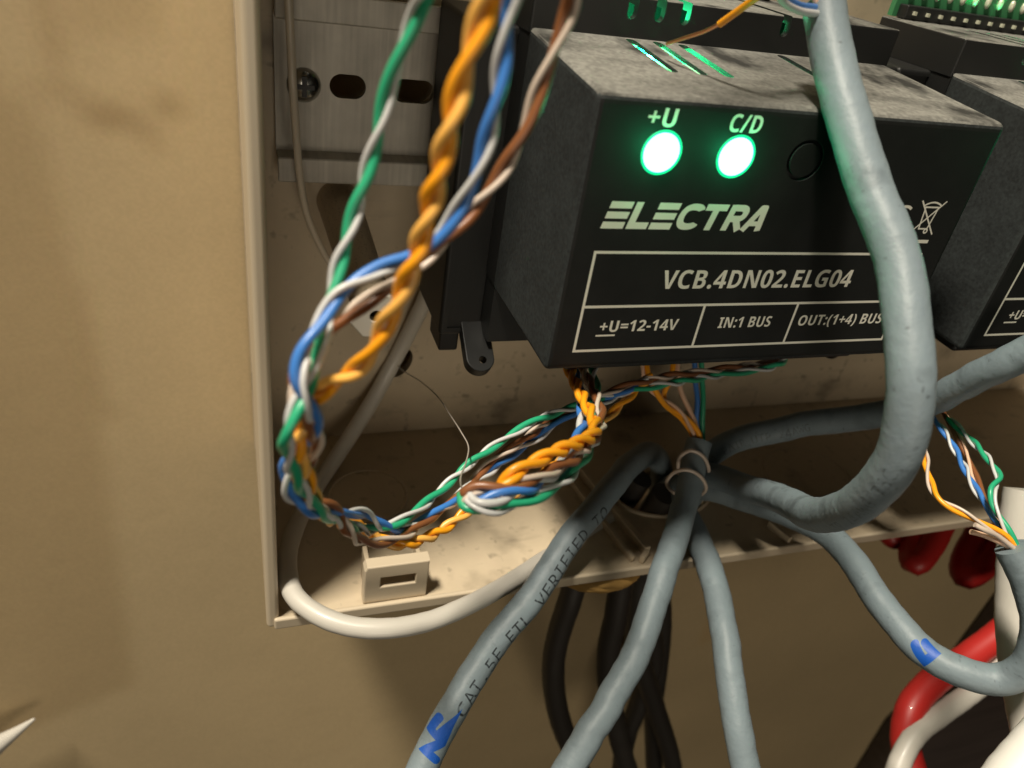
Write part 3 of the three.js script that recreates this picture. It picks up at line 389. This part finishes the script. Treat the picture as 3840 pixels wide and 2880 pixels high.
wire('orange_wire', [[56.4, -85.1, 41], [54.7, -82.1, 39.4], [51.7, -78.7, 38.3], [47.6, -75.4, 38.2], [45, -71.4, 38.2], [45.6, -67.2, 38.1], [46.4, -64.1, 36.2]], 1.25, INS.orange, 'single orange wire kinked beside the pair above the tied cable');
wire('white_wire', [[57.3, -85.6, 40.4], [56, -80.9, 39.1], [53.8, -77.1, 38.1], [49.9, -71.4, 37.6], [47.7, -66.4, 37.2], [47.8, -63.9, 35.4]], 1.25, INS.peach, 'single pale wire rising from the tied cable to the module');
wire('blue_wire', [[58.1, -85.5, 40.6], [56.7, -80.9, 38.1], [55.5, -74.5, 37], [53.6, -69.4, 36.5], [53.1, -64.8, 34.4]], 1.25, INS.blue, 'single dark blue wire rising straight from the tied cable');
wire('green_wire', [[58.4, -85.5, 40.8], [58, -80.7, 38.5], [56.8, -73.8, 37.1], [55.1, -68.6, 36.6], [54.6, -64.6, 34.9]], 1.25, INS.green, 'single green wire rising straight from the tied cable');
pair([[85.4, -66.3, 98.1], [83.7, -65, 96.5], [79.5, -63.8, 92.5], [76.2, -63.4, 87], [78, -62.6, 82.1], [81.5, -61.2, 76.1], [85.2, -59.4, 70]], 15, 0.95, INS.orange, INS.whiteWarm, 'orange and white twisted pair leaving the cable end at right', 0.5);
pair([[86.1, -67, 97.6], [84.9, -64.9, 95.6], [85.7, -64.1, 90.2], [87.5, -63.4, 84.1], [90.3, -62.3, 76.7], [91.4, -61.1, 71.2], [93, -60.5, 63.7]], 12, 0.95, INS.blue, INS.white, 'blue and white twisted pair leaving the cable end at right', 1.5);
pair([[87.5, -67.7, 97.4], [88.1, -66.7, 91.8], [90.7, -65.2, 84.1], [93.4, -63.8, 77.8], [95.2, -61.6, 70.6], [96.9, -59.7, 62.2]], 22, 0.95, INS.brown, INS.peach, 'brown twisted pair leaving the cable end at right', 2.5);
pair([[85.7, -66.3, 98.2], [84.4, -64.1, 96.1], [84, -61.6, 91.6], [84.8, -60.1, 89.7], [88.9, -59.6, 87.1], [91.4, -59.4, 81.6], [93.9, -60.1, 75.4], [95.1, -60.2, 68.2]], 13, 0.95, INS.green, INS.white, 'green and white twisted pair leaving the cable end at right', 0);
wire('white_wire', [[84.2, -65.9, 98.6], [80.7, -63.9, 97], [77.6, -62.7, 96.2], [76.1, -62.2, 95.2]], 0.95, INS.whiteWarm, 'short cut white wire end beside the cable end at right');
wire('orange_wire', [[85.2, -66.7, 98.3], [81.6, -65.3, 97.1], [78.9, -64.7, 95.6], [77.1, -64.6, 94.7]], 0.95, INS.peach, 'short cut pale orange wire end beside the cable end at right');
{
  const o = thing('orange_wire', 'orange wire with a bare copper end above the dusty ledge', 'wire');
  part('insulation', sweep(curveOf([[20.3, 8.4, 59.5], [20.9, 10.7, 62.3], [21.8, 13.1, 64.9], [23.2, 15.8, 67.4]], 40), () => 0.5 * mm, 12), INS.orange, o); part('copper_end', sweep(curveOf([[17.9, 3.8, 50.4], [18.5, 5.2, 53.6], [19.8, 6.9, 56.8], [20.4, 8.6, 59.7]], 40), () => 0.27 * mm, 10), copperMat, o, 'bare copper tip');
}
wire('blue_wire', [[37.6, 11.7, 59.6], [34.5, 12.1, 60.6], [30.2, 12.3, 62.5], [26.5, 13.2, 64.2], [23.2, 15.4, 66.5]], 1.0, INS.blue, 'blue wire bending out of the thick cable at the top edge');
wire('white_wire', [[37.4, 11.5, 59.7], [33.4, 11.5, 61.9], [29.2, 11.8, 63.7], [25.1, 12.9, 65.2], [22.2, 15.3, 66.2]], 1.0, INS.white, 'white wire bending out of the thick cable at the top edge');
wire('green_wire', [[38.3, 11.3, 60.2], [37.6, 13.1, 58.6], [37.3, 15.6, 56.7]], 1.0, INS.green, 'green wire leaving the thick cable end at the top edge');
wire('brown_wire', [[38.8, 11.4, 60.3], [39.9, 13.3, 58.2], [41.3, 15.9, 55.7]], 1.1, INS.brown, 'brown wire leaving the thick cable end at the top edge');
wire('peach_wire', [[36.4, 11.2, 60.7], [34.5, 12.9, 60.1], [33.3, 15.5, 59]], 1.0, INS.peach, 'pale peach wire leaving the thick cable end at the top edge');

// ---------------------------------------------------------------- white cords, thread, red cables, foam
const whiteCord = phys({ color: lin(0.56, 0.53, 0.47), roughness: 0.42, clearcoat: 0.1, bumpMap: jacketBump, bumpScale: 0.00005 });
single('white_cable', tube([[-2.5, -55.1, 6.8], [-4.1, -64.9, 3.9], [-9.6, -82.8, 1.2], [-16.3, -94.3, 5.1], [-24.3, -102.3, 12.5], [-30.3, -104.8, 20.8], [-35.9, -102.6, 34.9], [-38.4, -100.8, 44.3], [-39.1, -99.9, 51.7], [-38.2, -99.8, 57.8], [-34.4, -100.1, 62.8], [-28.9, -100.6, 66.2], [-22, -100.8, 67.9], [-13.9, -101.9, 66.9], [-4.8, -102.9, 63.7], [5.8, -104.9, 58], [15.4, -106, 52.4], [26.5, -107.1, 46.3], [39.1, -107.1, 40]], 3.9, 220, 20, 0.01), whiteCord, 'white cord looping over the lower left corner of the box', 'cord');
single('thin_white_cable', tube([[-35.2, 1.4, 15.5], [-34.9, -7.1, 16.4], [-34.7, -14.3, 17.6], [-34, -24.2, 15.8], [-33.3, -31.9, 13.8], [-31.8, -40.5, 11.3], [-28.9, -48.4, 9.1], [-25.9, -54, 7.8], [-21.3, -57.6, 8.3], [-15.3, -59.6, 8.4], [-9.8, -59.5, 8.1]], 1.5, 120, 12, 0.01), ins(0.62, 0.55, 0.44), 'thin white cord hanging in front of the steel rail', 'cord');
single('thread', sweep(curveOf([[-11.1, -80.8, 1.8], [-8.6, -83.7, 3.6], [-5.3, -82.4, 11.8], [-4.4, -78, 24.6], [-5.7, -71.9, 40.4], [-7, -67.1, 52], [-8.8, -62.4, 62.1], [-12.6, -57.3, 72.5], [-16, -52.7, 80.7], [-17.3, -50.5, 85.1], [-17.4, -49.7, 87]], 120), () => 0.14 * mm, 6), std({ color: lin(0.35, 0.31, 0.26), roughness: 0.8 }), 'thin grey rip thread hanging across the back of the box', 'thread');
const redJacket = phys({ color: lin(0.45, 0.022, 0.018), roughness: 0.45, clearcoat: 0.1 });
single('red_cable', tube([[177.8, -132.5, 64.5], [169.7, -142.3, 68], [156.1, -150.5, 70.6], [141.1, -156, 73.2], [131.2, -160.5, 77.4], [127.7, -166.7, 82.8], [128.3, -173.1, 88.8]], 8.2, 100, 18, 0.01), redJacket, 'red cable curving behind the sagging grey cable at lower right', 'cable', 'red cables');
single('red_cable', tube([[177.9, -123.4, 11.8], [165.2, -134.8, 22.1], [155.6, -141.4, 27.9], [157.2, -143.4, 29.9], [164.8, -142.3, 27.2], [180.8, -132, 16.4]], 7, 90, 18, 0.01), redJacket, 'leftmost red cable loop hanging just below the box edge', 'cable', 'red cables');
single('red_cable', tube([[187.4, -118, 19.7], [175.4, -131.8, 29.5], [163, -140.8, 38.3], [157, -143.8, 40.4], [159.7, -142.9, 35.8], [172, -135.2, 25.3], [184.9, -122.3, 14]], 8.5, 90, 18, 0.01), redJacket, 'middle red cable loop hanging below the box edge', 'cable', 'red cables');
single('red_cable', tube([[208.4, -122.2, 31.6], [193.5, -136.4, 40.3], [179.2, -143.4, 46.9], [172.4, -145, 47.7], [175.6, -144.1, 43.3], [188.7, -138.6, 34.7], [205.6, -123.8, 23.7]], 8.5, 90, 18, 0.01), redJacket, 'rightmost red cable loop hanging below the box edge', 'cable', 'red cables');
single('white_cable', tube([[116.9, -172.6, 92.7], [120.9, -167.4, 88.2], [127.9, -162.5, 83.8], [140.2, -159.8, 80.7], [152.9, -157.4, 77.9], [167.6, -151.9, 73.8]], 6.0, 80, 16, 0.01), whiteCord, 'pale cord crossing below the red cable at lower right', 'cord');
single('white_cable', tube([[106.5, -68.8, 82.9], [105, -75.4, 86.9], [104.1, -83.3, 92.1], [103.5, -90.2, 96.6], [102, -97.8, 103.8], [100.4, -104.1, 111.5], [97.2, -108.4, 119.6]], 7.6, 90, 20, 0.01), whiteCord, 'thick white cable standing at the right edge of the picture', 'cable');
single('white_cable', tube([[79.2, -105.1, 122.6], [87.4, -99.4, 119.5], [96.7, -95.2, 116.6]], 8.5, 60, 20, 0.01), std({ color: lin(0.8, 0.78, 0.72), roughness: 0.5 }), 'thick white cable cutting the lower right corner of the picture', 'cable');
single('white_cable', sweep(curveOf([[-125.5, -211.4, 7.4], [-118.4, -206.3, 5.5], [-112.7, -202.9, 4.3], [-107.7, -200, 3]], 40), (t) => (4.6 - 4.2 * t) * mm, 14), whiteCord, 'pointed white tip at the lower left edge of the picture', 'cord');
{
  // dark board behind the cables at the lower right
  const sh = new THREE.Shape([[281, -334], [297, -287], [298, -236], [620, -420], [420, -640], [300, -640]].map(([x, y]) => new THREE.Vector2(x * mm, y * mm)));
  const woodTex = dataTex(256, (u, v) => { const k = fbm(u * 3, v * 40, 171, 120, 3), l = 0.05 + 0.04 * k; return [enc(l * 1.15), enc(l * 0.85), enc(l * 0.72)]; }, true, 8);
  single('dark_board', boxUV(new THREE.ExtrudeGeometry(sh, { depth: 14 * mm, bevelEnabled: true, bevelSize: 0.8 * mm, bevelThickness: 0.8 * mm, bevelSegments: 2 }).translate(0, 0, -2 * mm)), std({ map: woodTex, roughness: 0.6 }), 'dark brown board behind the cables at lower right', 'board');
}
{
  const g = new THREE.SphereGeometry(1, 48, 28), p = g.attributes.position;
  for (let i = 0; i < p.count; i++) { const x = p.getX(i), y = p.getY(i), z = p.getZ(i), k = 1 + 0.28 * (fbm(x * 3 + 9, y * 3 + z * 2 + 9, 141, 64, 3) - 0.5); p.setXYZ(i, x * 9.5 * mm * k, y * 3.6 * mm * k, z * 5 * mm * k); }
  g.computeVertexNormals(); g.translate(32 * mm, (FLOOR - 5.0) * mm, 53.4 * mm);
  single('foam_blob', g, std({ color: lin(0.46, 0.27, 0.075), roughness: 0.8, bumpMap: grainBump, bumpScale: 0.0001 }), 'yellowish blob of hardened foam under the lower edge of the box', 'foam');
}
scene.traverse((o) => { if (o.isMesh) o.castShadow = o.receiveShadow = true; });
renderer.render(scene, camera);
